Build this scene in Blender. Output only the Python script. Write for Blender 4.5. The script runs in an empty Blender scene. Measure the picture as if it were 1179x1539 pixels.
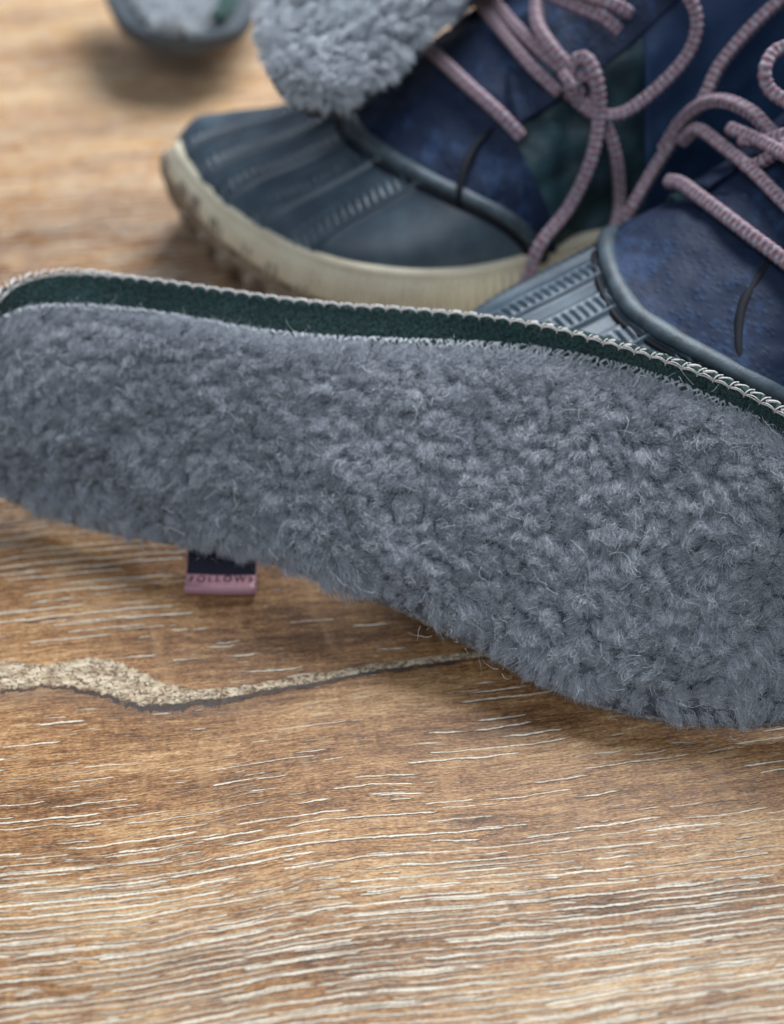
import bpy, bmesh, math, random
import numpy as np
from mathutils import Vector, Matrix, noise as mnoise
random.seed(7); rng = np.random.default_rng(11)
CM = 0.01
scene = bpy.context.scene
C = scene.collection

# ---------------------------------------------------------------- camera
PITCH, VFOV, DIST = math.radians(48), math.radians(45), 34.5
cam_d = bpy.data.cameras.new('camera'); cam = bpy.data.objects.new('camera', cam_d); C.objects.link(cam)
cam.location = (0, -DIST*math.cos(PITCH)*CM, DIST*math.sin(PITCH)*CM)
cam.rotation_euler = (math.radians(90)-PITCH, 0, 0)
cam_d.sensor_fit = 'VERTICAL'; cam_d.sensor_height = 36; cam_d.lens = 18/math.tan(VFOV/2)
cam_d.clip_start = 0.01; cam_d.clip_end = 20
cam_d.dof.use_dof = True; cam_d.dof.focus_distance = 0.286; cam_d.dof.aperture_fstop = 6.0
scene.camera = cam

# ---------------------------------------------------------------- light
world = bpy.data.worlds.new('World'); scene.world = world; world.use_nodes = True
bgn = world.node_tree.nodes['Background']
bgn.inputs[0].default_value = (0.62, 0.78, 1.0, 1); bgn.inputs[1].default_value = 0.23
def area(name, loc, target, size, power, col, size_y=None):
    l = bpy.data.lights.new(name, 'AREA'); l.shape = 'RECTANGLE'; l.size = size; l.size_y = size_y or size
    l.energy = power; l.color = col
    o = bpy.data.objects.new(name, l); C.objects.link(o)
    o.location = loc
    o.rotation_euler = (Vector(target)-Vector(loc)).to_track_quat('-Z', 'Y').to_euler()
    return o
area('window_light', (0.42, 0.92, 1.0), (0, 0.02, 0), 0.8, 41.0, (0.92, 0.96, 1.0), 0.9)
area('fill_light', (-0.30, -0.72, 1.2), (0, 0.06, 0), 0.75, 6.0, (0.86, 0.93, 1.0))  # added fill lamp behind the camera, set for the toe cap highlight
vs = scene.view_settings
vs.view_transform = 'Standard'; vs.look = 'None'; vs.exposure = 0; vs.gamma = 1

# ---------------------------------------------------------------- node expression helper
class E:
    def __init__(s, g, sock): s.g, s.s = g, sock
    def _m(s, op, *a, clamp=False): return s.g.math(op, s, *a, clamp=clamp)
    def __add__(s, o): return s._m('ADD', o)
    __radd__ = __add__
    def __sub__(s, o): return s._m('SUBTRACT', o)
    def __rsub__(s, o): return s.g.math('SUBTRACT', o, s)
    def __mul__(s, o): return s._m('MULTIPLY', o)
    __rmul__ = __mul__
    def __truediv__(s, o): return s._m('DIVIDE', o)
class G:
    def __init__(s, name):
        s.mat = bpy.data.materials.new(name); s.mat.use_nodes = True
        s.nt = s.mat.node_tree; s.n = s.nt.nodes; s.n.clear()
        s.out = s.n.new('ShaderNodeOutputMaterial')
        s.bsdf = s.n.new('ShaderNodeBsdfPrincipled'); s.nt.links.new(s.bsdf.outputs[0], s.out.inputs[0])
    def put(s, inp, v):
        if isinstance(v, E): s.nt.links.new(v.s, inp)
        elif isinstance(v, (tuple, list)) and len(v) == 3 and inp.type == 'RGBA': inp.default_value = (*v, 1)
        else: inp.default_value = v
    def math(s, op, *a, clamp=False):
        n = s.n.new('ShaderNodeMath'); n.operation = op; n.use_clamp = clamp
        for i, v in enumerate(a): s.put(n.inputs[i], v)
        return E(s, n.outputs[0])
    def ss(s, x, a, b, lo=0., hi=1.):
        n = s.n.new('ShaderNodeMapRange'); n.interpolation_type = 'SMOOTHSTEP'
        for i, v in enumerate((x, a, b, lo, hi)): s.put(n.inputs[i], v)
        return E(s, n.outputs[0])
    def xyz(s, x, y, z=0.):
        n = s.n.new('ShaderNodeCombineXYZ')
        for i, v in enumerate((x, y, z)): s.put(n.inputs[i], v)
        return E(s, n.outputs[0])
    def split(s, v):
        n = s.n.new('ShaderNodeSeparateXYZ'); s.put(n.inputs[0], v)
        return [E(s, o) for o in n.outputs]
    def coord(s, kind='Object'):
        n = s.n.new('ShaderNodeTexCoord'); return E(s, n.outputs[kind])
    def vscale(s, v, k):
        n = s.n.new('ShaderNodeVectorMath'); n.operation = 'SCALE'; s.put(n.inputs[0], v); s.put(n.inputs[3], k)
        return E(s, n.outputs[0])
    def noise(s, v, scale=1., detail=2., rough=.5, dist=0.):
        n = s.n.new('ShaderNodeTexNoise'); s.put(n.inputs['Vector'], v)
        n.inputs['Scale'].default_value = scale; n.inputs['Detail'].default_value = detail
        n.inputs['Roughness'].default_value = rough; n.inputs['Distortion'].default_value = dist
        return E(s, n.outputs['Fac'])
    def voro(s, v, scale=1., feat='F1', out='Distance'):
        n = s.n.new('ShaderNodeTexVoronoi'); n.feature = feat; s.put(n.inputs['Vector'], v)
        n.inputs['Scale'].default_value = scale
        return E(s, n.outputs[out])
    def mix(s, f, a, b, mode='MIX'):
        n = s.n.new('ShaderNodeMix'); n.data_type = 'RGBA'; n.blend_type = mode
        s.put(n.inputs[0], f); s.put(n.inputs[6], a); s.put(n.inputs[7], b)
        return E(s, n.outputs[2])
    def ramp(s, f, stops):
        n = s.n.new('ShaderNodeValToRGB'); s.put(n.inputs[0], f); cr = n.color_ramp
        while len(cr.elements) < len(stops): cr.elements.new(.5)
        for e, (p, c) in zip(cr.elements, stops): e.position = p; e.color = (*c, 1)
        return E(s, n.outputs[0])
    def curve(s, f, pts):
        n = s.n.new('ShaderNodeFloatCurve'); s.put(n.inputs['Value'], f); c = n.mapping.curves[0]
        while len(c.points) < len(pts): c.points.new(.5, .5)
        for p, (x, y) in zip(c.points, pts): p.location = (x, y)
        n.mapping.update()
        return E(s, n.outputs[0])
    def bump(s, h, dist, strength=1.):
        n = s.n.new('ShaderNodeBump'); n.inputs['Strength'].default_value = strength
        n.inputs['Distance'].default_value = dist; s.put(n.inputs['Height'], h)
        s.nt.links.new(n.outputs[0], s.bsdf.inputs['Normal'])
    def set(s, **k):
        for a, v in k.items(): s.put(s.bsdf.inputs[a.replace('_', ' ')], v)
        return s

# ---------------------------------------------------------------- wood
def wood_material():
    g = G('laminate_wood')
    x, y, z = g.split(g.vscale(g.coord(), 100.))
    a = math.radians(7.5)
    U = x*math.cos(a) + y*math.sin(a); V0 = y*math.cos(a) - x*math.sin(a)
    w1 = g.noise(g.xyz(U*.09, V0*.11), 1, 1); w2 = g.noise(g.xyz(U*.8, V0*1.6, 3.), 1, 2)
    w3 = g.noise(g.xyz(U*3.5, V0*3., 9.), 1, 1)
    V = V0 + (w1-.5)*1.1 + (w2-.5)*.17 + (w3-.5)*.04
    patch = g.noise(g.xyz(U*.22, V*.45, 20.), 1, 2)
    front = g.ss(y, -8.5, -12., 0., 1.)                    # print gets denser along the board
    back = g.ss(y, -2.2, -1.2, 0., 1.)
    mid = g.ss(y, -6.6, -9.5, 0., 1.)
    def dashes(sp, fr, thr, w, seed):
        r = V/sp + seed; row = g.math('FLOOR', r); f = g.math('FRACT', r)
        n = g.noise(g.xyz(U*fr + row*17.31 + seed, row*5.17, seed), 1, 3, .55)
        m = g.ss(n, thr, thr + .045)
        wn = g.noise(g.xyz(U*12., row*3.3, seed+4), 1, 2)
        jit = (g.noise(g.xyz(row*9.7, 1.5, seed), 1, 0)-.5)*.5
        d = (f - .5 + jit)*sp
        ww = m*w*(wn*1.5 + .25)*(front*.2 + 1.)
        d = d + (g.noise(g.xyz(U*11., V*16., seed+9.), 1, 2, .6)-.5)*.022
        ad = g.math('ABSOLUTE', d)
        light = g.ss(ad, ww*.62, ww, 1., 0.)*g.math('GREATER_THAN', m, .02)
        dd = g.math('ABSOLUTE', d + ww*1.25 + .006)
        n2 = g.noise(g.xyz(U*fr*1.3 + row*7.7, row*2.2, seed+7), 1, 2)
        dark = g.ss(dd, ww*.2 + .003, ww*.45 + .014, 1., 0.)*g.ss(n2, .42, .55)*g.math('GREATER_THAN', m, .02)
        return light, dark
    lz = g.ss(x, -2.5, -6.5)*g.ss(y, -4.3, -3.5)
    thrA = .59 - lz*.12 - front*.11 - back*.06 - mid*.04 + (patch-.5)*.7
    lA, dA = dashes(.27, .30, thrA, .022, 3.)
    thrB = .61 - lz*.03 - front*.16 - back*.05 - mid*.035 - (patch-.5)*.4
    lB, dB = dashes(.155, .50, thrB, .016, 41.)
    lC, dC = dashes(.09, .8, thrB + .01, .008, 77.)
    light = g.math('MAXIMUM', g.math('MAXIMUM', lA, lB*.85), lC*.6); dark = g.math('MAXIMUM', g.math('MAXIMUM', dA, dB*.9), dC*.6)
    s1 = g.noise(g.xyz(U*.5, V*7., 2.), 1, 5, .62)
    s2 = g.noise(g.xyz(U*2.2, V*32., 5.), 1, 3, .6)
    s3 = g.noise(g.xyz(U*9., V*26., 8.), 1, 3, .6)
    fl = g.noise(g.xyz(U*5., V*1.3, 12.), 1, 3, .6)
    p2 = g.noise(g.xyz(U*.16, V*.6, 30.), 1, 3, .55)
    t = (s1-.5)*.95 + (p2-.5)*1.0 + (s2-.5)*1.2 + (s3-.5)*1.0 + (fl-.5)*.25 + .5 + front*.04 + g.ss(y, 12., 20., 0., .14) - g.ss(y, 7., 10.)*g.ss(y, 15.5, 12.)*.13 - g.ss(y, -6.5, -3.)*g.ss(y, 5., 1.)*.07  # tone bands across the boards; the one under the insole paints its shadow
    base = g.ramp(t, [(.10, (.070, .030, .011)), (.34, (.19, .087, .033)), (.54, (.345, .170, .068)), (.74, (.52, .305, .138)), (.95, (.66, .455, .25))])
    # cross grain flecks
    fk = g.noise(g.xyz(U*1.1 + (g.noise(g.xyz(V*.5, 3.), 1, 1)-.5)*3., V*.35, 50.), 1, 3, .6)
    base = g.mix(g.ss(fk, .55, .66)*.26, base, (.52, .31, .15))
    base = g.mix(dark*.7, base, (.045, .026, .022))
    base = g.mix(light*1.0*g.ss(g.noise(g.xyz(U*.9, V*1.4, 90.), 1, 3, .6), .3, .55, .65, 1.), base, g.mix(s3, (.68, .58, .43), (.93, .86, .72)))
    # ---- old crack filled with crusty pale grain: centre line and half width along x
    pts = [(-10.78,-5.48,.40),(-9.78,-5.48,.44),(-8.79,-5.48,.34),(-7.98,-5.40,.42),(-7.29,-5.48,.52),(-6.42,-5.78,.50),(-5.4,-6.04,.27),(-4.25,-6.02,.15),(-3.12,-5.80,.13),(-1.81,-5.54,.13),(-.49,-5.24,.11),(.85,-5.04,.10),(2.2,-4.83,.08),(3.56,-4.67,.03)]
    xn = (x + 11.)/16.
    cy = g.curve(xn, [((p[0]+11)/16, (p[1]+7)/3) for p in pts])*3. - 7.
    hw = g.curve(xn, [((p[0]+11)/16, p[2]) for p in pts])*(g.noise(g.xyz(x*1.6, 5.), 1, 4, .7)*1.4 + .3)
    rag = (g.noise(g.xyz(x*2.6, y*3.6, 60.), 1, 4, .65)-.5)
    dy = y - cy + rag*.34*g.ss(x, -3., -7., .35, 1.) + (g.noise(g.xyz(x*9., y*12., 64.), 1, 3, .6)-.5)*.10
    gate = g.ss(x, -12.2, -11.4)*g.ss(g.math('ABSOLUTE', y + 5.4), 1.4, 1.2)
    inside = gate*g.ss(g.math('ABSOLUTE', dy), hw*.86, hw*1.04, 1., 0.)*g.ss(x, 3.2, 2.2)
    wv = g.noise(g.xyz(x*6., y*10., 70.), 1, 3, .62, 1.6)
    crust = g.ss(wv, .36, .50)
    crc = g.mix(crust, (.17, .10, .055), g.mix(g.noise(g.xyz(x*3., y*3.), 1, 2), (.58, .42, .25), (.88, .76, .57)))
    dlow = dy + hw*1.05 + .03
    rimw = g.ss(x, -7.8, -5.6, .05, .21)*g.ss(x, -4.4, -2.6, 1., .5)*(g.noise(g.xyz(x*2.2, 8.), 1, 3, .7)*2.4 - .2)
    rim = gate*g.ss(g.math('ABSOLUTE', dlow), rimw*.5, rimw, 1., 0.)*g.ss(x, 3., 1.5)*g.ss(g.noise(g.xyz(x*1.3, 3.), 1, 2), .30, .45)
    stain = gate*g.ss(g.math('ABSOLUTE', dy + .45), 0., .9, .55, 0.)*g.ss(x, -1.5, -5.)
    base = g.mix(stain, base, (.11, .065, .05))
    base = g.mix(rim*.9, base, (.045, .034, .030))
    cz = g.noise(g.xyz(x*2.4, y*4., 81.), 1, 4, .65)
    crc = g.mix(g.ss(cz, .40, .62, .0, .62), crc, (.26, .155, .085))
    base = g.mix(inside, base, crc)
    h = light*-.35 - dark*.5 + (s2-.5)*.35 + (s3-.5)*.25 + inside*(crust*1.8 - .9) - rim*.8
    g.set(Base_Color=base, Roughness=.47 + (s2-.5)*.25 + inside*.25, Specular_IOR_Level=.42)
    g.bump(h, .00035, .8)
    return g.mat

def simple(name, col, rough=.6, spec=.4, var=.0, nscale=8., bump=0., bscale=30., bdist=.0003, stretch=(1,1,1), sheen=0., detail=4.):
    g = G(name); v = g.vscale(g.coord(), 100.)
    if stretch != (1,1,1):
        a, b, c = g.split(v); v = g.xyz(a*stretch[0], b*stretch[1], c*stretch[2])
    n = g.noise(v, nscale, detail, .6)
    c1 = tuple(max(0, q*(1-var)) for q in col); c2 = tuple(min(1, q*(1+var)) for q in col)
    g.set(Base_Color=g.mix(g.ss(n, .3, .7), c1, c2), Roughness=rough, Specular_IOR_Level=spec)
    if sheen: g.set(Sheen_Weight=sheen, Sheen_Roughness=.4)
    if bump: g.bump(g.noise(v, bscale, 4, .6), bdist, bump)
    return g.mat
def hair_material(name, dark, light, root=.55, spec=.25, rough=.5):
    g = G(name); h = g.n.new('ShaderNodeHairInfo')
    rnd = E(g, h.outputs['Random']); icp = E(g, h.outputs['Intercept'])
    c = g.mix(rnd, dark, light)
    c = g.mix(g.ss(icp, 0., .5, root, 0.), c, tuple(q*.7 for q in dark))   # roots coloured darker to paint in the shade deep between tufts
    g.set(Base_Color=c, Roughness=rough, Specular_IOR_Level=spec)
    g.bsdf.inputs['Subsurface Weight'].default_value = 0
    return g.mat

M = {}
M['wood'] = wood_material()
M['board_edge'] = simple('board_core', (.10, .06, .035), .7)
M['felt'] = simple('green_felt', (.030, .068, .064), .95, .15, .85, 14., .9, 22., .0006, sheen=.25)
M['felt_grey'] = simple('grey_felt', (.10, .115, .13), .95, .15, .4, 10., .8, 20., .0005)
M['hide'] = simple('fleece_backing', (.10, .105, .12), .95, .1, .5, 5., .6, 12., .0006)
M['thread'] = simple('beige_thread', (.62, .58, .55), .75, .3, .3, 12., .5, 60., .0001)
M['thread_grey'] = simple('grey_thread', (.50, .52, .55), .75, .3, .3, 12., .5, 60., .0001)
M['binding'] = simple('brown_grey_binding', (.20, .18, .165), .9, .2, .5, 9., .9, 25., .0004)
M['ribbon'] = simple('pink_satin_ribbon', (.47, .235, .27), .38, .5, .15, 20., .35, 40., .00008, (1, 6, 6))
M['ribbon_dark'] = simple('navy_ribbon', (.012, .012, .022), .8, .2, .2, 20.)
M['ink'] = simple('dark_letter_ink', (.02, .012, .02), .8, .2)
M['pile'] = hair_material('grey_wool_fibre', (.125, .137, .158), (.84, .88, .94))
M['pile_far'] = hair_material('pale_wool_fibre', (.50, .53, .57), (.88, .91, .94))
M['stray'] = hair_material('pale_guard_fibre', (.55, .57, .60), (.85, .86, .88), 0., .5, .35)
M['felt_fuzz'] = hair_material('green_felt_fibre', (.014, .038, .038), (.13, .20, .19), .2)
M['outsole'] = simple('tan_outsole_rubber', (.30, .24, .18), .55, .4, .35, 2.5, .5, 12., .0005)
g = G('cream_rubber'); v = g.vscale(g.coord(), 100.)
n = g.noise(v, 1.2, 4, .6); n2 = g.noise(v, 14., 4, .6)
g.set(Base_Color=g.mix(g.ss(n, .35, .75)*.55, (.82, .74, .56), (.60, .51, .37)), Roughness=.55, Specular_IOR_Level=.35)
g.bump(n2, .0002, .5); M['cream'] = g.mat
g = G('navy_rubber'); v = g.vscale(g.coord(), 100.)
n = g.noise(v, .9, 4, .6); n2 = g.noise(v, 22., 5, .65)
g.set(Base_Color=g.mix(g.ss(n, .35, .7), (.044, .068, .094), (.078, .116, .148)), Roughness=.34 + n*.16, Specular_IOR_Level=.65)
g.bump(n2, .00022, .35); M['rubber'] = g.mat
g = G('navy_nubuck'); v = g.vscale(g.coord(), 100.)
x_, y_, z_ = g.split(v)
vo = g.voro(g.xyz(x_*3.4 + y_*1.4, y_*2.8, z_*3.2), 1.7); n = g.noise(v, .55, 4, .62); n2 = g.noise(g.xyz(x_*2.6, y_*1.2, z_*1.2), 1.3, 5, .62)
wear = g.ss(n2 + (n-.5)*1.3 + (.30-vo)*.10, .46, .74)
g.set(Base_Color=g.mix(wear, (.006, .017, .050), (.018, .044, .110)), Roughness=.62 + n*.2, Specular_IOR_Level=.4)
g.bump(g.ss(vo, .1, .6)*-.6 + n2*.6, .0005, .4); M['nubuck'] = g.mat
g = G('navy_ripstop'); v = g.vscale(g.coord(), 100.); x_, y_, z_ = g.split(v)
wv = g.math('ABSOLUTE', g.math('SINE', (x_ + y_*.3)*26.)); wh = g.math('ABSOLUTE', g.math('SINE', (z_ + y_*.6)*26.))
n = g.noise(v, 1.1, 4, .6)
g.set(Base_Color=g.mix(n, (.012, .034, .090), (.030, .070, .160)), Roughness=.55, Specular_IOR_Level=.4)
g.bump(g.math('MAXIMUM', wv, wh) + n*2., .0004, .5); M['ripstop'] = g.mat
M['tongue'] = simple('teal_leather', (.026, .060, .072), .5, .45, .35, .8, .5, 2.2, .0012, detail=2.)
M['roll'] = simple('collar_piping', (.060, .085, .105), .48, .5, .35, 2., .5, 16., .0003)
M['dark'] = simple('black_seam', (.008, .010, .016), .7, .3)
M['metal'] = simple('eyelet_metal', (.05, .06, .07), .35, .6)
g = G('braided_lace'); uv = g.coord('UV'); u_, v_, _ = g.split(uv)
p1 = g.math('SINE', u_*16. + v_*12.566); p2 = g.math('SINE', u_*16. - v_*12.566)
br = p1*p2; sel = g.ss(p1 + g.noise(g.xyz(u_*2., v_*4.), 1, 1)*.6 - .2, -.1, .5)
mott = g.noise(g.vscale(g.coord(), 100.), 9., 3, .6)
colr = g.mix(sel*g.ss(mott, .3, .6, .45, 1.), (.40, .33, .37), (.36, .21, .25))
g.set(Base_Color=g.mix(g.ss(br, -.6, .1, .7, 0.), colr, (.16, .10, .12)), Roughness=.8, Specular_IOR_Level=.25)
g.bump(br*.8 + mott*.4, .0005, .6); M['lace'] = g.mat

# ---------------------------------------------------------------- object helpers
def tag(o, label, cat, group=None):
    o['label'] = label; o['category'] = cat
    if group: o['group'] = group
    return o
def thing(name, loc, label, cat, group=None):
    o = bpy.data.objects.new(name, None); C.objects.link(o); o.location = tuple(c*CM for c in loc)
    o.empty_display_size = .02
    return tag(o, label, cat, group)
def link(name, me, mat, parent=None, smooth=True):
    o = bpy.data.objects.new(name, me); C.objects.link(o)
    if mat and not me.materials: me.materials.append(mat)
    if smooth: me.polygons.foreach_set('use_smooth', [True]*len(me.polygons))
    if parent:
        o.parent = parent; o.location = -parent.location
    return o
def mesh(name, verts, faces):
    me = bpy.data.meshes.new(name); me.from_pydata([tuple(float(c)*CM for c in v) for v in verts], [], faces)
    me.update(); return me
def grid_mesh(name, P, closed_u=False, closed_v=False, flip=False):
    nu, nv = P.shape[:2]; V = P.reshape(-1, 3); F = []
    for i in range(nu if closed_u else nu-1):
        i2 = (i+1) % nu
        for j in range(nv if closed_v else nv-1):
            j2 = (j+1) % nv
            f = (i*nv+j, i2*nv+j, i2*nv+j2, i*nv+j2)
            F.append(f[::-1] if flip else f)
    return mesh(name, V, F)
def cr(points, n, closed=False):
    """Catmull-Rom through points, n samples, even in arc length"""
    p = np.array(points, float); k = len(p)
    q = np.vstack([2*p[0]-p[1], p, 2*p[-1]-p[-2]]); out = []
    for i in range(k-1):
        p0, p1, p2, p3 = q[i:i+4]
        for t in np.linspace(0, 1, 24, endpoint=False):
            out.append(.5*((2*p1)+(-p0+p2)*t+(2*p0-5*p1+4*p2-p3)*t*t+(-p0+3*p1-3*p2+p3)*t**3))
    out.append(p[-1]); out = np.array(out)
    d = np.concatenate([[0], np.cumsum(np.linalg.norm(np.diff(out, axis=0), axis=1))])
    s = np.linspace(0, d[-1], n)
    return np.stack([np.interp(s, d, out[:, c]) for c in range(out.shape[1])], 1)
def length(pts): return float(np.sum(np.linalg.norm(np.diff(np.array(pts, float), axis=0), axis=1)))
def nrm(v): return v/np.maximum(np.linalg.norm(v, axis=-1, keepdims=True), 1e-9)
def frames(path):
    t = nrm(np.gradient(path, axis=0)); up = np.array([0, 0, 1.]) if abs(t[0][2]) < .9 else np.array([1., 0, 0])
    a = nrm(np.cross(t[0], up)); A = [a]
    for i in range(1, len(path)):
        a = nrm(a - t[i]*np.dot(a, t[i])); A.append(a)
    A = np.array(A); return t, A, np.cross(t, A)
def tube(name, pts, r, mat, parent=None, step=.12, sides=10, flat=(1, 1), rfun=None, uv=False, braid=0.):
    n = max(4, int(length(pts)/step)); path = cr(pts, n); t, A, B = frames(path)
    L = np.concatenate([[0], np.cumsum(np.linalg.norm(np.diff(path, axis=0), axis=1))])
    th = np.linspace(0, 2*math.pi, sides, endpoint=False)
    R = np.full((n, sides), r, float)
    if rfun is not None: R *= np.array([rfun(i/(n-1)) for i in range(n)])[:, None]
    if braid: R *= 1 + braid*np.sin(L[:, None]*16+th*2)*np.sin(L[:, None]*16-th*2)
    P = path[:, None, :] + A[:, None, :]*(np.cos(th)*flat[0])[None, :, None]*R[..., None] + B[:, None, :]*(np.sin(th)*flat[1])[None, :, None]*R[..., None]
    V = P.reshape(-1, 3).tolist(); F = [(i*sides+j, i*sides+(j+1) % sides, (i+1)*sides+(j+1) % sides, (i+1)*sides+j) for i in range(n-1) for j in range(sides)]
    F.append(tuple(range(sides))[::-1]); F.append(tuple((n-1)*sides+j for j in range(sides)))
    me = mesh(name, V, F)
    if uv:
        ul = me.uv_layers.new(name='UVMap'); k = 0
        for i in range(n-1):
            for j in range(sides):
                for (a, b) in ((i, j), (i, j+1), (i+1, j+1), (i+1, j)):
                    ul.data[k].uv = (L[a], b/sides); k += 1
    if parent is None and mat is None: return me
    return link(name, me, mat, parent)

# ---------------------------------------------------------------- the wooden floor: bevelled laminate boards
floor = bpy.data.objects.new('floor', None); C.objects.link(floor); floor['kind'] = 'structure'
def board(y0a, y0b, y1a, y1b, x0=-45, x1=45):
    """far/near edges follow the seam direction; y values at x0 and x1"""
    bv, th = .045, .9; P = []
    xs = np.linspace(x0, x1, 3)
    def ye(a, b, x): return a + (b-a)*(x-x0)/(x1-x0)
    rows = []
    for (o, z) in ((0, -th), (0, -bv*.8), (bv, 0)): rows.append([(x, ye(y0a, y0b, x)+o, z) for x in xs])
    for (o, z) in ((bv, 0), (0, -bv*.8), (0, -th)): rows.append([(x, ye(y1a, y1b, x)-o, z) for x in xs])
    me = grid_mesh('board', np.array(rows), flip=True)
    o = link('board', me, M['wood'], floor, smooth=False); return o
sl = .0457
def se(y, x): return y + sl*x
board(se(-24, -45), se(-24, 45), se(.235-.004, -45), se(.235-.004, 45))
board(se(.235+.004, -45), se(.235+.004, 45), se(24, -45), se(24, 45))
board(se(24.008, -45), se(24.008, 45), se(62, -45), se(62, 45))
under = mesh('subfloor', [(-60, -40, -.95), (60, -40, -.95), (60, 75, -.95), (-60, 75, -.95)], [(0, 1, 2, 3)])
link('underlay', under, M['board_edge'], floor)

# ---------------------------------------------------------------- wool pile
def sampler(P):
    """bilinear sampler over a grid of points -> pos, normal, du, dv"""
    nu, nv = P.shape[:2]
    du = np.gradient(P, axis=0); dv = np.gradient(P, axis=1)
    N = nrm(np.cross(du, dv))
    if N[..., 2].mean() < 0: N = -N
    du, dv = nrm(du), nrm(dv)
    def f(u, v):
        a = np.clip(u, 0, 1)*(nu-1); b = np.clip(v, 0, 1)*(nv-1)
        i = np.clip(a.astype(int), 0, nu-2); j = np.clip(b.astype(int), 0, nv-2); a = (a-i)[:, None]; b = (b-j)[:, None]
        def s(A): return (A[i, j]*(1-a)+A[i+1, j]*a)*(1-b) + (A[i, j+1]*(1-a)+A[i+1, j+1]*a)*b
        return s(P), nrm(s(N)), nrm(s(du)), nrm(s(dv))
    return f
def area_uv(P, n):
    """n random uv samples, uniform in area"""
    nu, nv = P.shape[:2]
    d1 = P[1:, :-1]-P[:-1, :-1]; d2 = P[:-1, 1:]-P[:-1, :-1]
    w = np.linalg.norm(np.cross(d1, d2), axis=2).ravel(); w /= w.sum()
    c = rng.choice(len(w), n, p=w); i, j = c//(nv-1), c % (nv-1)
    return (i+rng.random(n))/(nu-1), (j+rng.random(n))/(nv-1)
def add_hair(name, pos, radius, mat, parent, taper=True):
    """pos (n, k, 3) in cm; radius (n,) in cm"""
    n, k = pos.shape[:2]
    hc = bpy.data.hair_curves.new(name); hc.add_curves([k]*n)
    hc.points.foreach_set('position', (pos*CM).astype(np.float32).ravel())
    R = radius[:, None]*(np.linspace(1, .35, k)[None, :] if taper else np.ones((1, k)))
    at = hc.attributes.get('radius') or hc.attributes.new('radius', 'FLOAT', 'POINT')
    at.data.foreach_set('value', (R*CM).astype(np.float32).ravel())
    hc.materials.append(mat)
    o = bpy.data.objects.new(name, hc); C.objects.link(o); o['kind'] = 'stuff'
    if parent: o.parent = parent; o.location = -parent.location
    return o
def vnoise(p, sc, seed):
    """cheap smooth value noise for arrays of 2-d points"""
    q = p*sc + seed*13.7; i = np.floor(q).astype(int); f = q-i; f = f*f*(3-2*f)
    def h(a, b): return (np.sin(a*127.1+b*311.7+seed*74.7)*43758.5453) % 1.0
    a, b = i[:, 0], i[:, 1]
    return (h(a, b)*(1-f[:, 0])+h(a+1, b)*f[:, 0])*(1-f[:, 1]) + (h(a, b+1)*(1-f[:, 0])+h(a+1, b+1)*f[:, 0])*f[:, 1]
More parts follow.
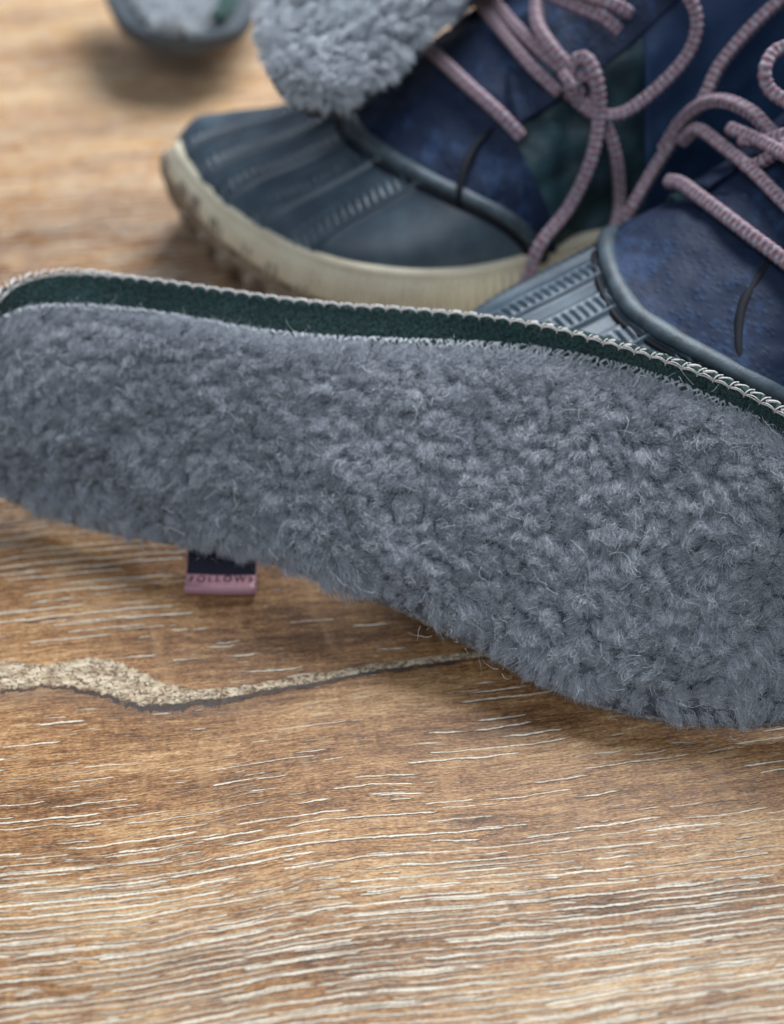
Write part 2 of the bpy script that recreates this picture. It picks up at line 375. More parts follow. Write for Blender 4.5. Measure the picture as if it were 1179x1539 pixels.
def pile(name, P, n, parent, mat, H=.6, rad=.0055, tuft=(.52, .42), clump=.5, edge_out=.0, k=6, size=None, smooth_left=True, curl=.05, micro=.13):
    S = sampler(P); u, v = area_uv(P, n)
    p, N, du, dv = S(u, v)
    Lu, Lv = size
    au, av = u*Lu, v*Lv; A2 = np.stack([au, av], 1)
    wob = (vnoise(A2, .55, 3)-.5)*.9 + (vnoise(A2, 1.6, 5)-.5)*.3
    def cells(pu, pv, wu, sd):
        cu = (au+wu)/pu; ci = np.round(cu); off = (np.sin(ci*12.9898+sd)*43758.5453) % 1.0
        cw = av/pv + off; cj = np.round(cw)
        h1 = (np.sin(ci*78.2+cj*37.7+sd)*9631.3) % 1.0; h2 = (np.sin(ci*21.4+cj*93.1+sd)*7631.7) % 1.0; h3 = (np.sin(ci*45.2+cj*12.3+sd)*5311.7) % 1.0
        return (ci+(h1-.5)*.6-cu)*pu, (cj+(h2-.5)*.6-cw)*pv, h1, h2, h3
    bx, by, b1, b2, b3 = cells(tuft[0], tuft[1], wob, 0.)           # soft tufts in wobbly columns
    mx, my, m1, m2, m3 = cells(micro, micro, (vnoise(A2, 3., 8)-.5)*.2, 5.)   # small locks
    rr = np.hypot(bx/tuft[0], by/tuft[1])/.6
    big = vnoise(A2, .5, 21); mid = vnoise(A2, 1.3, 27); fine = vnoise(A2, 4.5, 29)
    left = np.clip(1-(u-.35)/.3, 0, 1) if smooth_left else np.zeros(n)
    edge = np.clip(1-v/.12, 0, 1); edge_b = np.clip(1-(1-v)/.10, 0, 1); ends = np.clip(1-u/.03, 0, 1)
    h = H*(.72 + .20*(b3-.5) + .34*(big-.5) + .30*(mid-.5) + .20*(fine-.5) + .07*(m3-.5) - .46*np.clip(rr, 0, 1.3)**2*(1-.60*left)*(1-edge))*(.74+.42*rng.random(n))
    h *= (1-.30*edge_b)*(1-.2*edge)
    cm = clump*(.2+1.2*rng.random(n)); loose = rng.random(n) < .25; cm[loose] = 0
    sw = vnoise(A2, .55, 33)*9. + vnoise(A2, 1.7, 35)*5.
    lx = bx*.30 + mx*cm + (b1-.5)*.22*H + (m1-.5)*.16*H + np.cos(sw)*.34*H + left*.30*H
    ly = by*.30 + my*cm + (b2-.5)*.22*H + (m2-.5)*.16*H + np.sin(sw)*.34*H + .10*H
    ly = ly*(1-.6*edge) - edge*(.12+edge_out)*H + edge_b*.30*H
    lx = lx*(1-ends) - ends*.4*H
    tip = p + du*lx[:, None] + dv*ly[:, None] + N*h[:, None]
    tip += (rng.random((n, 3))-.5)*.26*H*(1+1.3*loose[:, None])
    pos = np.empty((n, k, 3)); ph = rng.random(n)*6.283; fr = 3+6*rng.random(n); am = curl*H*(.4+1.4*rng.random(n))
    for q in range(k):
        t = q/(k-1)
        x = p + N*(h*(t**.85))[:, None] + (tip-p-N*h[:, None])*(t**1.5)
        pos[:, q] = x + (du*(np.sin(ph+fr*t)*am*t)[:, None] + dv*(np.cos(ph*1.3+fr*t)*am*t)[:, None])
    return add_hair(name, pos, rad*(.7+.6*rng.random(n)), mat, parent)
def strays(name, P, n, parent, H, rad, mat, L=(.3, 1.0), size=(24, 8)):
    S = sampler(P); u, v = area_uv(P, n); p, N, du, dv = S(u, v)
    k = 9; pos = np.empty((n, k, 3)); ang = rng.random(n)*6.283; ln = L[0]+(L[1]-L[0])*rng.random(n)**2.5
    lift = .15+.7*rng.random(n); bend = (rng.random(n)-.5)*6.
    x = p + N*(H*(.72+.2*rng.random(n)))[:, None]
    for q in range(k):
        pos[:, q] = x; a = ang + bend*q/k + .25*np.sin(q*.9+ang*5)
        up = lift*(1-1.5*q/k)
        x = x + (du*np.cos(a)[:, None]+dv*np.sin(a)[:, None]+N*up[:, None])*(ln/k)[:, None]
    return add_hair(name, pos, rad*(.6+.8*rng.random(n)), mat, parent)

# ---------------------------------------------------------------- the fleece insole in front
PT = [(-10.9,1.24,3.0),(-10.67,2.37,4.2),(-10.22,2.83,4.5),(-9.45,3.1,4.6),(-8.38,3.13,4.6),(-6.93,2.96,4.6),(-5.08,2.39,4.7),(-3.28,1.81,4.8),(-1.53,1.4,4.9),(.18,1.13,5.0),(1.86,.93,5.1),(3.52,.64,5.2),(5.12,.1,5.3),(6.63,-.75,5.4),(8.06,-1.75,5.4),(9.15,-2.59,5.3),(10.36,-4.13,5.2),(11.65,-5.54,4.6),(12.6,-6.44,3.6)]
PB = [(-10.89,.76,2.6),(-10.92,.18,1.2),(-10.44,-.19,.8),(-9.62,-.43,.6),(-8.46,-.89,.6),(-6.93,-1.41,.7),(-5.04,-2.08,1.0),(-3.23,-2.74,1.3),(-1.49,-3.73,1.5),(.17,-4.41,1.4),(1.8,-5.22,1.1),(3.38,-6.09,.8),(4.94,-6.72,.6),(6.5,-7.06,.5),(8.05,-7.21,.5),(9.31,-7.16,.5),(10.97,-6.91,.5),(12.58,-6.26,1.0),(13.05,-6.07,2.6)]
PR = [(-10.97,.78,3.55),(-10.78,2.17,4.75),(-10.39,2.82,5.05),(-9.87,3.48,5.15),(-8.77,3.88,5.15),(-7.13,3.71,5.15),(-5.19,3.18,5.25),(-3.33,2.63,5.35),(-1.54,2.18,5.45),(.21,1.86,5.55),(1.93,1.5,5.65),(3.6,.99,5.75),(5.2,.23,5.85),(6.74,-.67,5.95),(8.21,-1.68,5.95),(9.28,-2.6,5.85),(10.54,-4.09,5.75),(11.88,-5.53,5.15),(12.77,-6.77,4.15)]
def crk(points, n):
    """Catmull-Rom keeping the pairing of control points"""
    p = np.array(points, float); q = np.vstack([2*p[0]-p[1], p, 2*p[-1]-p[-2]]); out = []
    for x in np.linspace(0, len(p)-1, n):
        i = min(int(x), len(p)-2); t = x-i; p0, p1, p2, p3 = q[i:i+4]
        out.append(.5*((2*p1)+(-p0+p2)*t+(2*p0-5*p1+4*p2-p3)*t*t+(-p0+3*p1-3*p2+p3)*t**3))
    return np.array(out)
insole = thing('fleece_insole', (0, -2, 0), 'grey fleece insole with green felt rim propped up in front of the boots', 'insole', 'fleece insoles')
NU, NV = 145, 40
T, B, R = crk(PT, NU), crk(PB, NU), crk(PR, NU)
R = R + nrm(R-T)*.12
nv_ = nrm(np.cross(np.gradient(T, axis=0), B-T)); nv_ *= np.sign(nv_[:, 2:3]+1e-6)
w = np.linspace(0, 1, NV)
# front surface of the wool side, slightly cushioned
F = T[:, None]*(1-w)[None, :, None] + B[:, None]*w[None, :, None]
F = F + nv_[:, None]*(.50*np.sin(w*math.pi)**.5)[None, :, None]
# lumps
for i in range(NU):
    for j in range(NV):
        a = mnoise.noise(Vector((F[i, j, 0]*1.1, F[i, j, 1]*1.1, F[i, j, 2]*1.1)))
        F[i, j] += nv_[i]*a*.10*math.sin(w[j]*math.pi)
tR = nrm(np.gradient(R, axis=0)); nr_ = nrm(np.cross(tR, R-T)); nr_ *= np.where((nr_@np.array([0, -.6, .8]))[:, None] < 0, -1, 1)
# felt body: from the rim down behind the wool and round the back
rim_out = nrm(R-T); bot_out = nrm(B-T); th = .26
prof = []
for wv_ in (.25, .12, .04, 0.): prof.append(T*(wv_) + R*(1-wv_) + rim_out*(-.0)*1 - nv_*(.0 if wv_ > .1 else .05*(1-wv_/.12)))
front = [T*(1-q)+R*q - nv_*.03*(1-q) for q in np.linspace(0, .93, 7)]
under_f = [T + (B-T)*q - nv_*.03 for q in (.1, .5, .93)]
nose = [R + rim_out*(.0+.02) - nr_*.06, R + rim_out*.06 - nr_*(th*.5), R - nr_*(th-.04) + rim_out*.01]
back = [T*.1+R*.9 - nr_*th, T - nv_*th] + [T + (B-T)*q - nv_*th for q in (.3, .65, .95)]
bot = [B + bot_out*.02 - nv_*(th*.8), B + bot_out*.06 - nv_*(th*.45), B + bot_out*.02 - nv_*.06]
loop = under_f[::-1] + front + nose + back + bot
me = grid_mesh('felt_base', np.stack(loop, 1), closed_v=True)
felt = link('felt_base', me, M['felt'], insole)
me = grid_mesh('fleece_backing', F); link('fleece_backing', me, M['hide'], insole)
# binding strip closing the lower edge
tube('edge_binding', (B[8:-2:4] + bot_out[8:-2:4]*.02 - nv_[8:-2:4]*.10), .10, M['binding'], insole, step=.1, sides=8, rfun=lambda t: 1+.18*math.sin(t*420))
LT = length(T); LB = length(B)
F2 = (T+(B-T)*.020)[:, None]*(1-w)[None, :, None] + (B+(T-B)*.03)[:, None]*w[None, :, None] + (F - T[:, None]*(1-w)[None, :, None] - B[:, None]*w[None, :, None])
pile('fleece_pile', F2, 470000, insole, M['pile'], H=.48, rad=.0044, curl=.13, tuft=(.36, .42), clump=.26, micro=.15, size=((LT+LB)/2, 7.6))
strays('guard_fibres', F, 800, insole, .56, .0038, M['stray'], L=(.15, .8))
# felt fuzz on the rim
RimP = np.stack([T*(1-q)+R*q - nv_*.03*(1-q) for q in np.linspace(.05, 1.0, 6)], 1)
pile('felt_fuzz', RimP, 26000, insole, M['felt_fuzz'], H=.075, rad=.0045, tuft=(.12, .1), size=(LT, .9), smooth_left=False, edge_out=0., k=4, curl=.3, micro=.06)
# overlock seam between felt and wool: slanted thread loops, one piece (each under 5 px)
def seam_threads(name, base, outv, nvv, pitch, wdt, r, mat, parent, slant=.5, lift=.05):
    L = length(base); n = int(L/pitch); pts = cr(base, n); o_ = cr(outv, n); n_ = cr(nvv, n)
    k = 5; pos = np.empty((n-1, k, 3))
    tg = nrm(np.gradient(pts, axis=0))
    for q in range(k):
        t = q/(k-1)
        jit = (rng.random((n-1, 1))-.5)*pitch*1.3
        pos[:, q] = pts[:-1] + o_[:-1]*(wdt*(t-.12)) + tg[:-1]*(slant*wdt*t) + n_[:-1]*(2*lift*math.sin(t*math.pi)+.05)*(.4+1.2*rng.random((n-1, 1))) + tg[:-1]*jit*1.1*t
    return pos
pos = seam_threads('seam', T, rim_out, nv_, .15, .29, .02, None, None)
add_hair('overlock_seam', pos, np.full(len(pos), .030), M['thread_grey'], insole, taper=False)
pos = seam_threads('seam', T+nv_*.01, rim_out, nv_, .15, .29, .02, None, None, slant=-.35)
add_hair('overlock_seam', pos, np.full(len(pos), .017), M['thread_grey'], insole, taper=False)
# blanket stitches over the outer rim: every stitch its own part
def stitch_mesh(seed):
    r_ = random.Random(seed); L = .40
    j = lambda: (r_.random()-.5)*.03
    bm = bmesh.new()
    def add(pts, rad):
        me_ = tube('tmp', pts, rad, None, None, step=.06, sides=6); bm.from_mesh(me_); bpy.data.meshes.remove(me_)
    # link lying along the front of the rim, bite into the felt, wrap over the top to the back
    add([(0, -.07+j(), .03), (.10, -.035, .065), (.24, -.02+j(), .07), (.40, -.07+j(), .035)], .019)
    add([(.02, -.05, .04), (.12, .015+j(), .055), (.26, .02, .06), (.40, -.05, .03)], .016)
    add([(.0, -.13+j(), .02), (.0, -.08, .05), (.02+j(), .02, .03), (.05, .05, -.10), (.09+j(), .03, -.20), (.10, .0, -.28)], .020)
    add([(.10, .02, .0), (.18+j(), .05, -.07), (.30+j(), .055, -.16), (.38, .02, -.20)], .038 if seed % 2 else .024)
    me_ = bpy.data.meshes.new('stitch'); bm.to_mesh(me_); bm.free(); me_.materials.append(M['thread'])
    me_.polygons.foreach_set('use_smooth', [True]*len(me_.polygons)); return me_
stm = [stitch_mesh(s) for s in range(5)]
ns = int(length(R)/.40); Rp = cr(R, ns+1); Ro = cr(rim_out, ns+1); Rn = cr(nr_, ns+1)
for i in range(ns):
    tg = nrm(Rp[i+1]-Rp[i]); nn = nrm(Rn[i] - tg*np.dot(Rn[i], tg)); oo = np.cross(nn, tg)
    if np.dot(oo, Ro[i]) < 0: oo = -oo
    seg = float(np.linalg.norm(Rp[i+1]-Rp[i]))/.40
    o = bpy.data.objects.new('stitch', stm[(i*7) % 5]); C.objects.link(o); o.parent = insole
    m = Matrix.Identity(4)
    for a_ in range(3): m[a_][0], m[a_][1], m[a_][2], m[a_][3] = tg[a_]*seg, oo[a_], nn[a_], Rp[i][a_]*CM
    o.matrix_parent_inverse = Matrix.Translation(-insole.location)
    o.matrix_basis = m
# pink ribbon tag sewn into the lower edge
lab = []
prof = [(-2.98, .22), (-2.99, .12), (-2.93, .04), (-2.82, .03), (-2.6, .06), (-2.3, .13), (-2.0, .28), (-1.75, .5)]
up = [(-1.75, .62), (-2.05, .42), (-2.35, .30), (-2.62, .255), (-2.82, .265), (-2.93, .28), (-2.98, .22)]
pf = cr([(0, a, b) for a, b in up[:-1]] + [(0, a, b) for a, b in prof], 60)
xs = np.linspace(-5.44, -3.58, 14)
G_ = np.array([[(x, p[1]+.02*math.sin(x*2), p[2]+.012*math.sin(x*3.1)) for p in pf] for x in xs])
rib = link('ribbon_tag', grid_mesh('ribbon_tag', G_), M['ribbon'], insole)
sm_ = rib.modifiers.new('thickness', 'SOLIDIFY'); sm_.thickness = .00035; sm_.offset = 0
kx = np.linspace(-5.42, -3.60, 12)
blk = link('tag_print', grid_mesh('tag_print', np.array([[(x, p[1]+.02*math.sin(x*2), p[2]+.012*math.sin(x*3.1)+.028) for p in pf[:18]] for x in kx])), M['ribbon_dark'], rib)
blk.location = (0, 0, 0)
fc = bpy.data.curves.new('lettering', 'FONT'); fc.body = 'FOLLOWS'; fc.size = .0030; fc.align_x = 'CENTER'; fc.space_character = 1.35; fc.extrude = .00004
to = bpy.data.objects.new('lettering_src', fc); C.objects.link(to); bpy.context.view_layer.update()
tm = bpy.data.meshes.new_from_object(to.evaluated_get(bpy.context.evaluated_depsgraph_get())); bpy.data.objects.remove(to)
tm.materials.clear(); tm.materials.append(M['ink'])
lt = bpy.data.objects.new('lettering', tm); C.objects.link(lt); lt.parent = rib
lt.location = (-4.49*CM, -2.72*CM, .305*CM); lt.rotation_euler = (math.radians(-6), 0, 0)

# ---------------------------------------------------------------- insoles behind, out of focus
def px_grid(L, Rr, nu=60, nv=30, bulge=.5):
    l, r = crk(L, nu), crk(Rr, nu); w = np.linspace(0, 1, nv)
    P = l[:, None]*(1-w)[None, :, None] + r[:, None]*w[None, :, None]
    n = nrm(np.cross(np.gradient((l+r)/2, axis=0), r-l)); n *= np.sign(n[:, 2:3]+1e-9)
    return P + n[:, None]*(bulge*np.sin(w*math.pi)**.6)[None, :, None], n, l, r
def slab(name, l, r, n, th, mat, parent, grow=.0, closed_tip=True):
    c = (l+r)/2; o1 = nrm(l-r)
    L_, R_ = l+o1*grow, r-o1*grow
    if closed_tip:
        m_ = c[-1:] + (c[-1:]-c[-2:-1])*1.2; c = np.vstack([c, m_]); L_ = np.vstack([L_, m_]); R_ = np.vstack([R_, m_]); n = np.vstack([n, n[-1:]]); o1 = np.vstack([o1, o1[-1:]*0])
    loop = [c, L_*.9+c*.1, L_ - n*.08 + o1*.04, L_ + o1*.07 - n*th*.5, L_ - n*(th-.05), c - n*th, R_ - n*(th-.05), R_ - o1*.07 - n*th*.5, R_ - n*.08 - o1*.04, R_*.9+c*.1]
    return link(name, grid_mesh(name, np.stack(loop, 1), closed_v=True), mat, parent)
BL = [(-3.5,20.4,11.2),(-3.8,17.5,10.2),(-3.95,14.6,9.2),(-3.85,11.9,8.2),(-3.5,10.4,7.6),(-2.8,9.6,7.25),(-2.0,9.3,7.15)]
BR = [(7.0,20.4,11.2),(5.2,17.4,10.2),(3.7,14.3,9.2),(1.1,11.9,8.2),(.0,10.5,7.6),(-.95,9.6,7.25),(-1.85,9.3,7.15)]
ib = thing('fleece_insole', (-1, 15, 7), 'fluffy pale grey fleece insole end resting on the further boot', 'insole', 'fleece insoles')
P_, n_, l_, r_ = px_grid(BL, BR, bulge=.7)
slab('felt_base', l_, r_, n_, .7, M['felt_grey'], ib)
link('fleece_backing', grid_mesh('fleece_backing', P_), M['hide'], ib)
pile('fleece_pile', P_, 150000, ib, M['pile_far'], H=.50, rad=.009, tuft=(.55, .5), size=(11, 7), smooth_left=False, micro=.2, curl=.1, clump=.2)
AL = [(-12.27,29.46,3.15),(-11.85,27.41,2.95),(-11.36,25.47,2.75),(-10.72,24.0,2.59),(-9.96,23.11,2.49),(-8.99,22.59,2.43),(-8.15,22.45,2.42)]
AR = [(-5.1,29.46,3.15),(-5.3,27.41,2.95),(-5.5,25.47,2.75),(-5.75,24.0,2.59),(-6.3,23.02,2.48),(-7.19,22.55,2.43),(-8.0,22.45,2.42)]
WL = [tuple(a*.84+b*.16 for a, b in zip(p, q)) for p, q in zip(AL, AR)]; WL = [(x, y+.25, z+.05) for x, y, z in WL]
WR = [tuple(a*.16+b*.84 for a, b in zip(p, q)) for p, q in zip(AL, AR)]; WR = [(x-.45, y+.25, z+.05) for x, y, z in WR[:-1]] + [(-8.05, 22.70, 2.47)]
ia = thing('fleece_insole', (-9, 26, 0), 'dark felt sided insole lying at the back left with pale wool on top', 'insole', 'fleece insoles')
P_, n_, l_, r_ = px_grid(AL, AR, bulge=.1)
slab('felt_base', l_, r_, n_, .7, M['felt_grey'], ia, grow=.1)
P2, n2_, wl_, wr_ = px_grid(WL, WR, bulge=.3)
link('fleece_backing', grid_mesh('fleece_backing', P2), M['hide'], ia)
pile('fleece_pile', P2, 40000, ia, M['pile_far'], H=.45, rad=.011, tuft=(.7, .6), size=(8, 4), smooth_left=False, micro=.25)
tube('felt_rim', [(x+.45, y+.1, z+.15) for x, y, z in WR[:5]], .42, M['felt'], ia, step=.2, sides=10, flat=(1, .5))

# ---------------------------------------------------------------- boots
def interp_st(st):
    st = np.array(st, float); s = st[:, 0]
    m = np.gradient(st[:, 1:], s, axis=0)
    def f(x):
        x = np.clip(np.asarray(x, float), s[0], s[-1]); i = np.clip(np.searchsorted(s, x, 'right')-1, 0, len(s)-2)
        h = (s[i+1]-s[i])[..., None]; t = ((x-s[i]))[..., None]/h
        a, b = st[i, 1:], st[i+1, 1:]
        return a*(2*t**3-3*t**2+1) + m[i]*h*(t**3-2*t**2+t) + b*(-2*t**3+3*t**2) + m[i+1]*h*(t**3-t**2)
    return f
def make_boot(tip, phi, st, label, skew, bands, top_s, th0, col):
    root = thing('boot', (tip[0]+10, tip[1], 0), label, 'boot', 'pair of navy duck boots')
    f = interp_st(st); ph = math.radians(phi); cu, su = math.cos(ph), math.sin(ph); ZR = 3.0
    s_end = st[-1][0]
    def world_(s, t, z):
        return np.stack([tip[0] + s*cu - t*su, tip[1] + s*su + t*cu, z], -1)
    def surf(s, v, off=0.):
        s = np.asarray(s, float); v = np.asarray(v, float); q = f(s); tn, tf, H = q[..., 0], q[..., 1], q[..., 2]
        mid, hw = (tn+tf)/2, (tf-tn)/2; a = v*math.pi/2
        up = np.clip((s-7)/8, 0, 1)                               # ankle walls get steeper
        e = .78+.0*up; sn = np.sign(v)*np.abs(np.sin(a))**(.92+.25*(1-up)*0); cs = np.abs(np.cos(a))**(.72+.05*up)
        hwz = (hw+off)*(1 - up*.22*cs)
        t = mid + hwz*sn + skew*cs*(1-up)
        return world_(s, t, ZR + (H-ZR+off)*cs)
    def collar(v): return col[0] + col[1]*np.abs(v)**1.5
    # --- rubber toe cap with embossed knit bands
    nu, nv = 190, 260
    vv = np.linspace(-1, 1, nv); uu = np.linspace(0, 1, nu)**1.25
    Sg = collar(vv)[None, :]*uu[:, None] + .02; Vg = np.broadcast_to(vv[None, :], Sg.shape)
    P = surf(Sg, Vg); N = nrm(np.cross(np.gradient(P, axis=0), np.gradient(P, axis=1))); N *= np.where(N[..., 2:3] < -.1, -1, 1)
    dx_, dy_ = P[..., 0]-tip[0], P[..., 1]-tip[1]; sp = dx_*cu+dy_*su; tp = -dx_*su+dy_*cu
    disp = np.zeros(Sg.shape)
    for b in bands:
        d = tp - (b + .055*(sp-4)*(0 if abs(b) < 1 else (b/abs(b))*-.6))
        body = np.clip(1-(np.abs(d)/.30)**4, 0, 1)
        teeth = .5+.5*np.sin(sp*2*math.pi/.24)
        disp += body*(.02+.085*teeth) + .13*np.exp(-((d+.37)/.07)**2) + .05*np.exp(-((d-.36)/.06)**2)
    fade = np.clip(uu*14, 0, 1)[:, None]*np.clip((1-np.abs(Vg))*18, 0, 1)
    P = P + N*(disp*fade)[..., None]
    me = grid_mesh('toe_cap', P); link('toe_cap', me, M['rubber'], root)
    # --- collar roll
    cp = surf(collar(np.linspace(-1, 1, 60)), np.linspace(-1, 1, 60), .10)
    tube('collar_roll', cp, .27, M['roll'], root, step=.12, sides=14, flat=(1, .75), rfun=lambda t: 1+.05*math.sin(t*17)+.03*math.sin(t*61+1))
    cp2 = surf(collar(np.linspace(-1, 1, 60))-.42, np.linspace(-1, 1, 60), .0)
    tube('seam', cp2, .10, M['dark'], root, step=.15, sides=8)
    # --- vamp: from collar to the throat, and the side quarters
    def panel(name, s0f, s1f, v0, v1, off, mat, nu=60, nv=70, wr=.0, wf=1.):
        vv = np.linspace(v0, v1, nv); uu = np.linspace(0, 1, nu)
        S_ = s0f(vv)[None, :]*(1-uu)[:, None] + s1f(vv)[None, :]*uu[:, None]
        P = surf(S_, np.broadcast_to(vv[None, :], S_.shape), off)
        if wr:
            N = nrm(np.cross(np.gradient(P, axis=0), np.gradient(P, axis=1)))
            for i in range(nu):
                for j in range(nv):
                    q = P[i, j]*wf; P[i, j] += N[i, j]*wr*(mnoise.noise(Vector(q*.9))+.5*mnoise.noise(Vector(q*2.3)))
        o = link(name, grid_mesh(name, P), mat, root)
        m_ = o.modifiers.new('thickness', 'SOLIDIFY'); m_.thickness = .0016; m_.offset = -1 if False else 0
        return o
    vend = lambda v: th0 + 2.6*np.abs(np.abs(v)-.5)**1.3
    panel('vamp', collar, vend, -1, 1, .10, M['nubuck'], 70, 160, .10, .8)
    q1 = lambda v: vend(v)-.15; q2 = lambda v: v*0+s_end; q3 = lambda v: v*0+th0+4.4
    for sg in (-1, 1):
        panel('gusset', q1, q3, min(sg*.40, sg*1), max(sg*.40, sg*1), .02, M['tongue'], 70, 60, .45, .55)
        panel('side_panel', lambda v: v*0+th0+4.0, q2, min(sg*.36, sg*1), max(sg*.36, sg*1), .22, M['ripstop'], 90, 50, .14, .6)
        panel('eyelet_facing', lambda v: th0+.1+v*0, lambda v: v*0+top_s, min(sg*.34, sg*.47), max(sg*.34, sg*.47), .32, M['nubuck'], 70, 14, .08)
    panel('throat_panel', q1, q2, -.42, .42, .16, M['nubuck'], 90, 50, .20, .6)
    # --- cream foxing with fine vertical ribs; outline follows the foot
    no = 520
    so = np.concatenate([np.linspace(0, 1, no//2)**1.8*s_end, (np.linspace(1, 0, no//2)**1.8*s_end)]); vo = np.concatenate([-np.ones(no//2), np.ones(no//2)])
    o0 = surf(so, vo)
    o0 = cr(np.vstack([o0[::6], o0[:1]]), 1500)[:-1]; tg = nrm(np.roll(o0, -3, 0)-np.roll(o0, 3, 0)); outw = np.stack([tg[:, 1], -tg[:, 0], tg[:, 2]*0], 1)
    cen = o0.mean(0); 
    if np.mean(np.sum(outw*(o0-cen), 1)) < 0: outw = -outw
    arc = np.arange(len(o0))*(length(o0)/len(o0)); rib = .5+.5*np.cos(arc*2*math.pi/.27)
    near_toe = np.exp(-np.maximum(0, ((o0[:, 0]-tip[0])*cu+(o0[:, 1]-tip[1])*su))/4.5)
    rows = []
    for (z, off, ra) in ((3.16, -.20, 0), (3.22, -.02, 0), (3.20, .10, 0), (3.06, .18, 0), (2.90, .17, 0), (2.80, .20, .3), (2.6, .27, 1), (2.2, .36, 1), (1.8, .42, 1), (1.5, .46, .8), (1.38, .44, 0), (1.3, .2, 0), (1.25, -.4, 0)):
        zz = z + near_toe*(.10 + (3.1-z)*.55)
        pt = o0.copy(); pt[:, 2] = zz; pt += outw*(off + ra*.13*rib - near_toe*.08)[:, None]; rows.append(pt)
    me = grid_mesh('sole_foxing', np.stack(rows, 1), closed_u=True); link('sole_foxing', me, M['cream'], root)
    # --- outsole and lugs
    rows = []
    for (z, off) in ((1.36, .30), (1.2, .42), (.7, .40), (.45, .25), (.40, -.6), (.42, -2.2)):
        pt = o0.copy()[::4]; pt[:, 2] = z+near_toe[::4]*(.95-.2*z); pt += outw[::4]*off - outw[::4]*(near_toe[::4]*max(0., 1.3-z)*.35)[:, None]; rows.append(pt)
    link('outsole', grid_mesh('outsole', np.stack(rows, 1), closed_u=True), M['outsole'], root)
    # the tread climbs round the toe as chunky lugs
    r_ = random.Random(3); pos = 0.
    L = length(o0); nn = len(o0)
    def lug(a, wid, z0, z1, dep):
        slant = r_.uniform(0., .5); i = int(a/L*nn) % nn; p = o0[i]; t_ = tg[i]; o_ = outw[i]; nt = near_toe[i]
        bm = bmesh.new(); 
        for (k, (tz, sc)) in enumerate(((0, 1.), (.25, 1.08), (.8, .92), (1, .55))):
            z = z0+(z1-z0)*tz
            for (du, dd) in ((-.5, -.25), (.5, -.25), (.5, dep*.8*sc), (.2, dep*sc), (-.2, dep*sc*1.05), (-.5, dep*.75*sc)):
                q = p + t_*(du*wid*sc+slant*tz*wid) + o_*(dd+.32-.05*nt-nt*.45*(1-tz)); bm.verts.new((q[0]*CM, q[1]*CM, (z+nt*(.25+.55*(1-tz)))*CM))
        bm.verts.ensure_lookup_table(); v = bm.verts
        for k in range(3):
            for j in range(6): bm.faces.new((v[k*6+j], v[k*6+(j+1) % 6], v[k*6+6+(j+1) % 6], v[k*6+6+j]))
        bm.faces.new([v[j] for j in range(6)][::-1]); bm.faces.new([v[18+j] for j in range(6)])
        bmesh.ops.recalc_face_normals(bm, faces=bm.faces)
        bmesh.ops.bevel(bm, geom=bm.edges[:], offset=.0005, segments=2, affect='EDGES')
        me = bpy.data.meshes.new('tread_lug'); bm.to_mesh(me); bm.free(); link('tread_lug', me, M['outsole'], root)
    a = -9.
    while a < 14.:
        i = int((a % L)/L*nn) % nn; nt = near_toe[i]
        lug(a % L, .95+.25*r_.random(), .0, 1.25+nt*1.35+.25*r_.random(), .20+.16*r_.random())
        if nt > .2: lug((a+.1) % L, .5, -.1+.1*nt, .9+nt*.6, .34+.10*r_.random())
        a += 1.12+.2*r_.random()
    for a in np.arange(14.6, L-9.5, 1.5): lug(a, 1.0, 0, 1.2, .2)
    return root, surf

b1_st = [(0,-.3,.3,3.05),(.3,-1.6,.7,3.4),(.68,-2.87,1.15,3.65),(1.76,-5.03,1.25,3.95),(3.4,-7.0,1.0,4.25),(5.2,-8.1,.75,4.85),(7.1,-8.6,.6,5.7),(9.2,-8.5,.7,7.0),(11.7,-7.9,.5,8.3),(14,-7.4,.5,10.3),(16.5,-7.3,.5,13.4),(19,-7.3,.5,17),(22,-7.3,.4,18.5),(25.5,-6.6,.2,19),(28,-5,-1.4,19)]
boot1, surf1 = make_boot((-7.1, 13.3), 15, b1_st, 'navy duck boot further back whose whole cream ribbed toe is visible', .7, (-6.2, -4.6, -3.1, -1.7, -.3), 17.5, 9.2, (5.3, 4.5))
b2_st = [(0,-.3,.3,3.1),(.4,-1.5,1.0,3.7),(.93,-2.3,1.5,4.1),(2,-3.3,2.2,4.6),(3,-3.9,2.6,4.9),(5,-4.7,3.0,5.3),(7.5,-5.2,3.2,6.0),(10,-5.2,3.2,7.1),(12.5,-4.9,3.1,9.0),(15,-4.4,3.2,11.2),(17.5,-4.3,3.2,14.5),(20,-4.3,3.2,17.5),(23,-4.3,3.2,18.5),(26,-4,3.0,19),(28.5,-2.4,1.2,19)]
boot2, surf2 = make_boot((.7, .7), 27, b2_st, 'nearer navy duck boot at the right with its toe hidden behind the insole', -.5, (-3.3, -1.9, -.5, .9, 2.2), 17.5, 9.2, (5.5, 3.5))
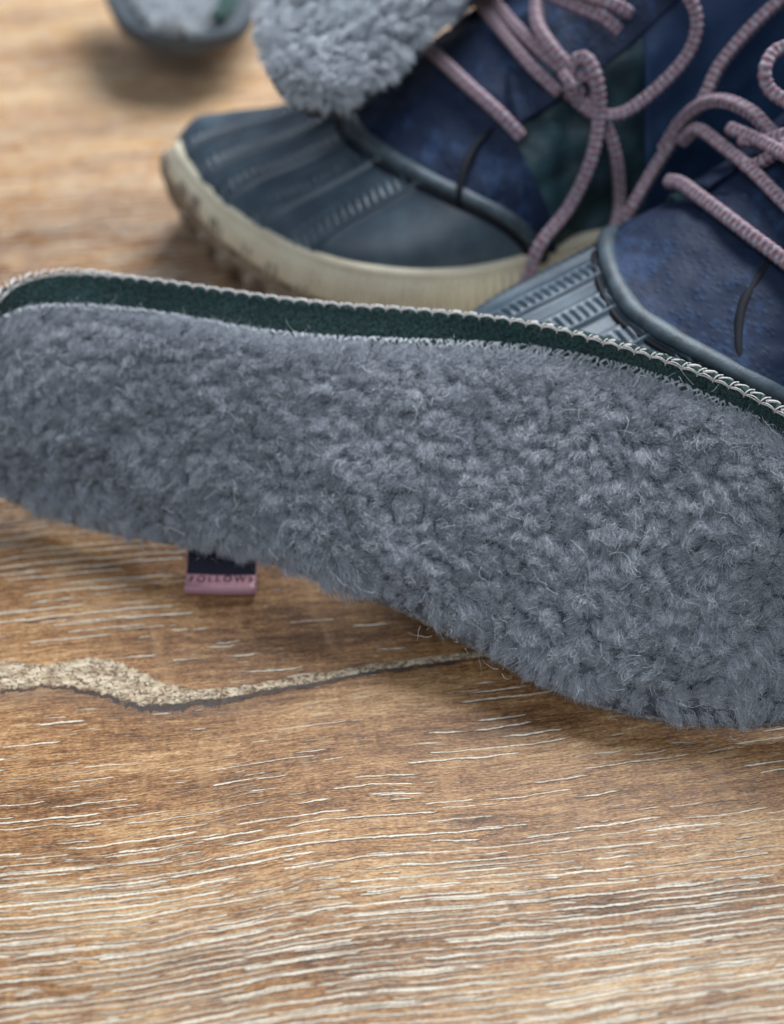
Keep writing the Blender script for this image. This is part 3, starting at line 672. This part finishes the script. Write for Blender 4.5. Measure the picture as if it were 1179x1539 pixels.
# laces: round braided cord, every visible run its own part
def lace(root, pts, r=.195): return tube('lace', pts, r*.95, M['lace'], root, step=.035, sides=20, uv=True, braid=.09)
lace(boot1, [(.7,14.2,6.5),(1.13,13.33,6.74),(2.18,10.9,6.91),(3.1,9.52,6.73),(3.77,8.94,6.28)], .215)
lace(boot1, [(2.4,16.2,7.0),(2.79,15.01,7.3),(3.4,12.26,7.70),(4.05,10.43,7.68),(4.81,9.53,7.35)])
lace(boot1, [(2.9,15.8,7.4),(3.23,14.5,7.6),(3.67,12.23,8.0),(4.32,10.61,8.04),(4.94,9.86,7.85)])
lace(boot1, [(4.3,13.8,9.0),(4.31,12.8,8.8),(4.22,11.45,8.5),(4.57,10.36,8.30),(5.07,9.69,8.0)], .215)
lace(boot1, [(5.4,9.5,7.3),(5.09,9.4,7.57),(5.12,9.72,8.11),(5.45,9.62,8.35),(5.74,9.23,7.97),(5.91,8.96,7.05),(5.74,8.3,5.95),(5.18,7.72,4.75),(4.33,6.85,4.05),(3.98,6.55,2.89),(3.7,6.2,1.6)], .215)
lace(boot1, [(5.0,9.5,7.4),(5.33,9.41,7.2),(5.81,9.02,6.98),(6.68,9.05,7.03),(7.74,9.40,7.8),(8.39,9.8,8.56),(8.46,10.17,9.35),(7.96,10.5,10.0),(7.3,10.9,10.3)])
lace(boot1, [(5.7,9.6,7.0),(6.09,9.3,6.67),(6.55,8.9,5.73),(6.87,8.85,4.11),(6.54,7.67,3.6),(6.3,7.2,2.6)])
lace(boot1, [(3.9,13.6,8.9),(4.55,12.54,8.85),(5.34,11.22,9.05),(5.94,10.69,9.02),(6.43,10.52,8.72)])
lace(boot1, [(4.3,13.1,9.3),(4.92,12.06,9.25),(5.72,10.89,9.48),(6.26,10.64,9.4),(6.69,10.69,9.14)])
lace(boot1, [(4.85,9.6,7.9),(5.05,9.2,7.8),(5.25,9.25,7.3),(5.6,9.3,7.05),(5.8,9.35,7.5),(5.5,9.5,7.9),(5.2,9.5,7.6)], .17)
lace(boot2, [(6.5,7.4,3.0),(6.66,7.57,3.7),(7.05,7.81,4.7),(7.7,8.6,5.5),(8.4,9.0,6.7),(8.85,9.2,7.3),(9.3,9.75,8.1),(10.1,10.2,9.0),(11.03,10.6,9.8)])
lace(boot2, [(7.9,8.9,5.9),(8.25,8.8,6.9),(8.6,8.3,7.7),(9.02,7.6,8.2),(9.6,6.9,8.25),(10.0,6.2,8.1),(10.35,5.1,8.3),(11.2,4.2,8.3)])
lace(boot2, [(8.3,8.4,6.5),(8.52,7.83,7.2),(9.0,6.7,7.35),(9.48,5.43,7.46),(10.18,3.43,7.49),(11.0,2.2,7.3)])
lace(boot2, [(7.7,6.8,6.2),(7.95,6.3,6.45),(8.36,5.15,6.68),(9.06,3.48,6.9),(10.02,1.91,6.85),(10.8,.8,6.5)], .215)
lace(boot2, [(11.2,5.8,8.7),(10.4,6.3,8.85),(9.89,6.76,9.0),(9.72,7.05,9.4),(10.03,7.47,9.7),(10.7,7.5,9.9)])
lace(boot2, [(9.3,6.4,7.75),(9.85,5.96,8.0),(10.39,5.51,8.49),(11,5.2,8.6)])
lace(boot2, [(9.1,6.9,7.8),(9.66,5.96,8.0),(10.18,4.38,8.4),(10.9,3.4,8.5)])
lace(boot2, [(9.3,5.7,7.4),(9.59,5.45,7.6),(9.87,5.26,8.0),(10.35,5.12,8.4),(11,5.0,8.7)], .18)
# the curved flex seam on each vamp
tube('seam', [(3.02,9.49,6.31),(2.45,8.99,5.99),(2.09,8.31,5.63),(1.93,7.70,5.17),(1.92,7.65,4.88)], .12, M['dark'], boot1, step=.12, sides=8, rfun=lambda t: .35+.65*math.sin(t*math.pi)**.5)
tube('seam', [(10.24,3.2,6.89),(9.43,2.46,6.41),(8.85,1.62,6.03),(8.65,.94,5.74),(8.59,.29,5.47),(8.7,-.3,5.1)], .17, M['dark'], boot2, step=.12, sides=8, rfun=lambda t: .35+.65*math.sin(t*math.pi)**.5)
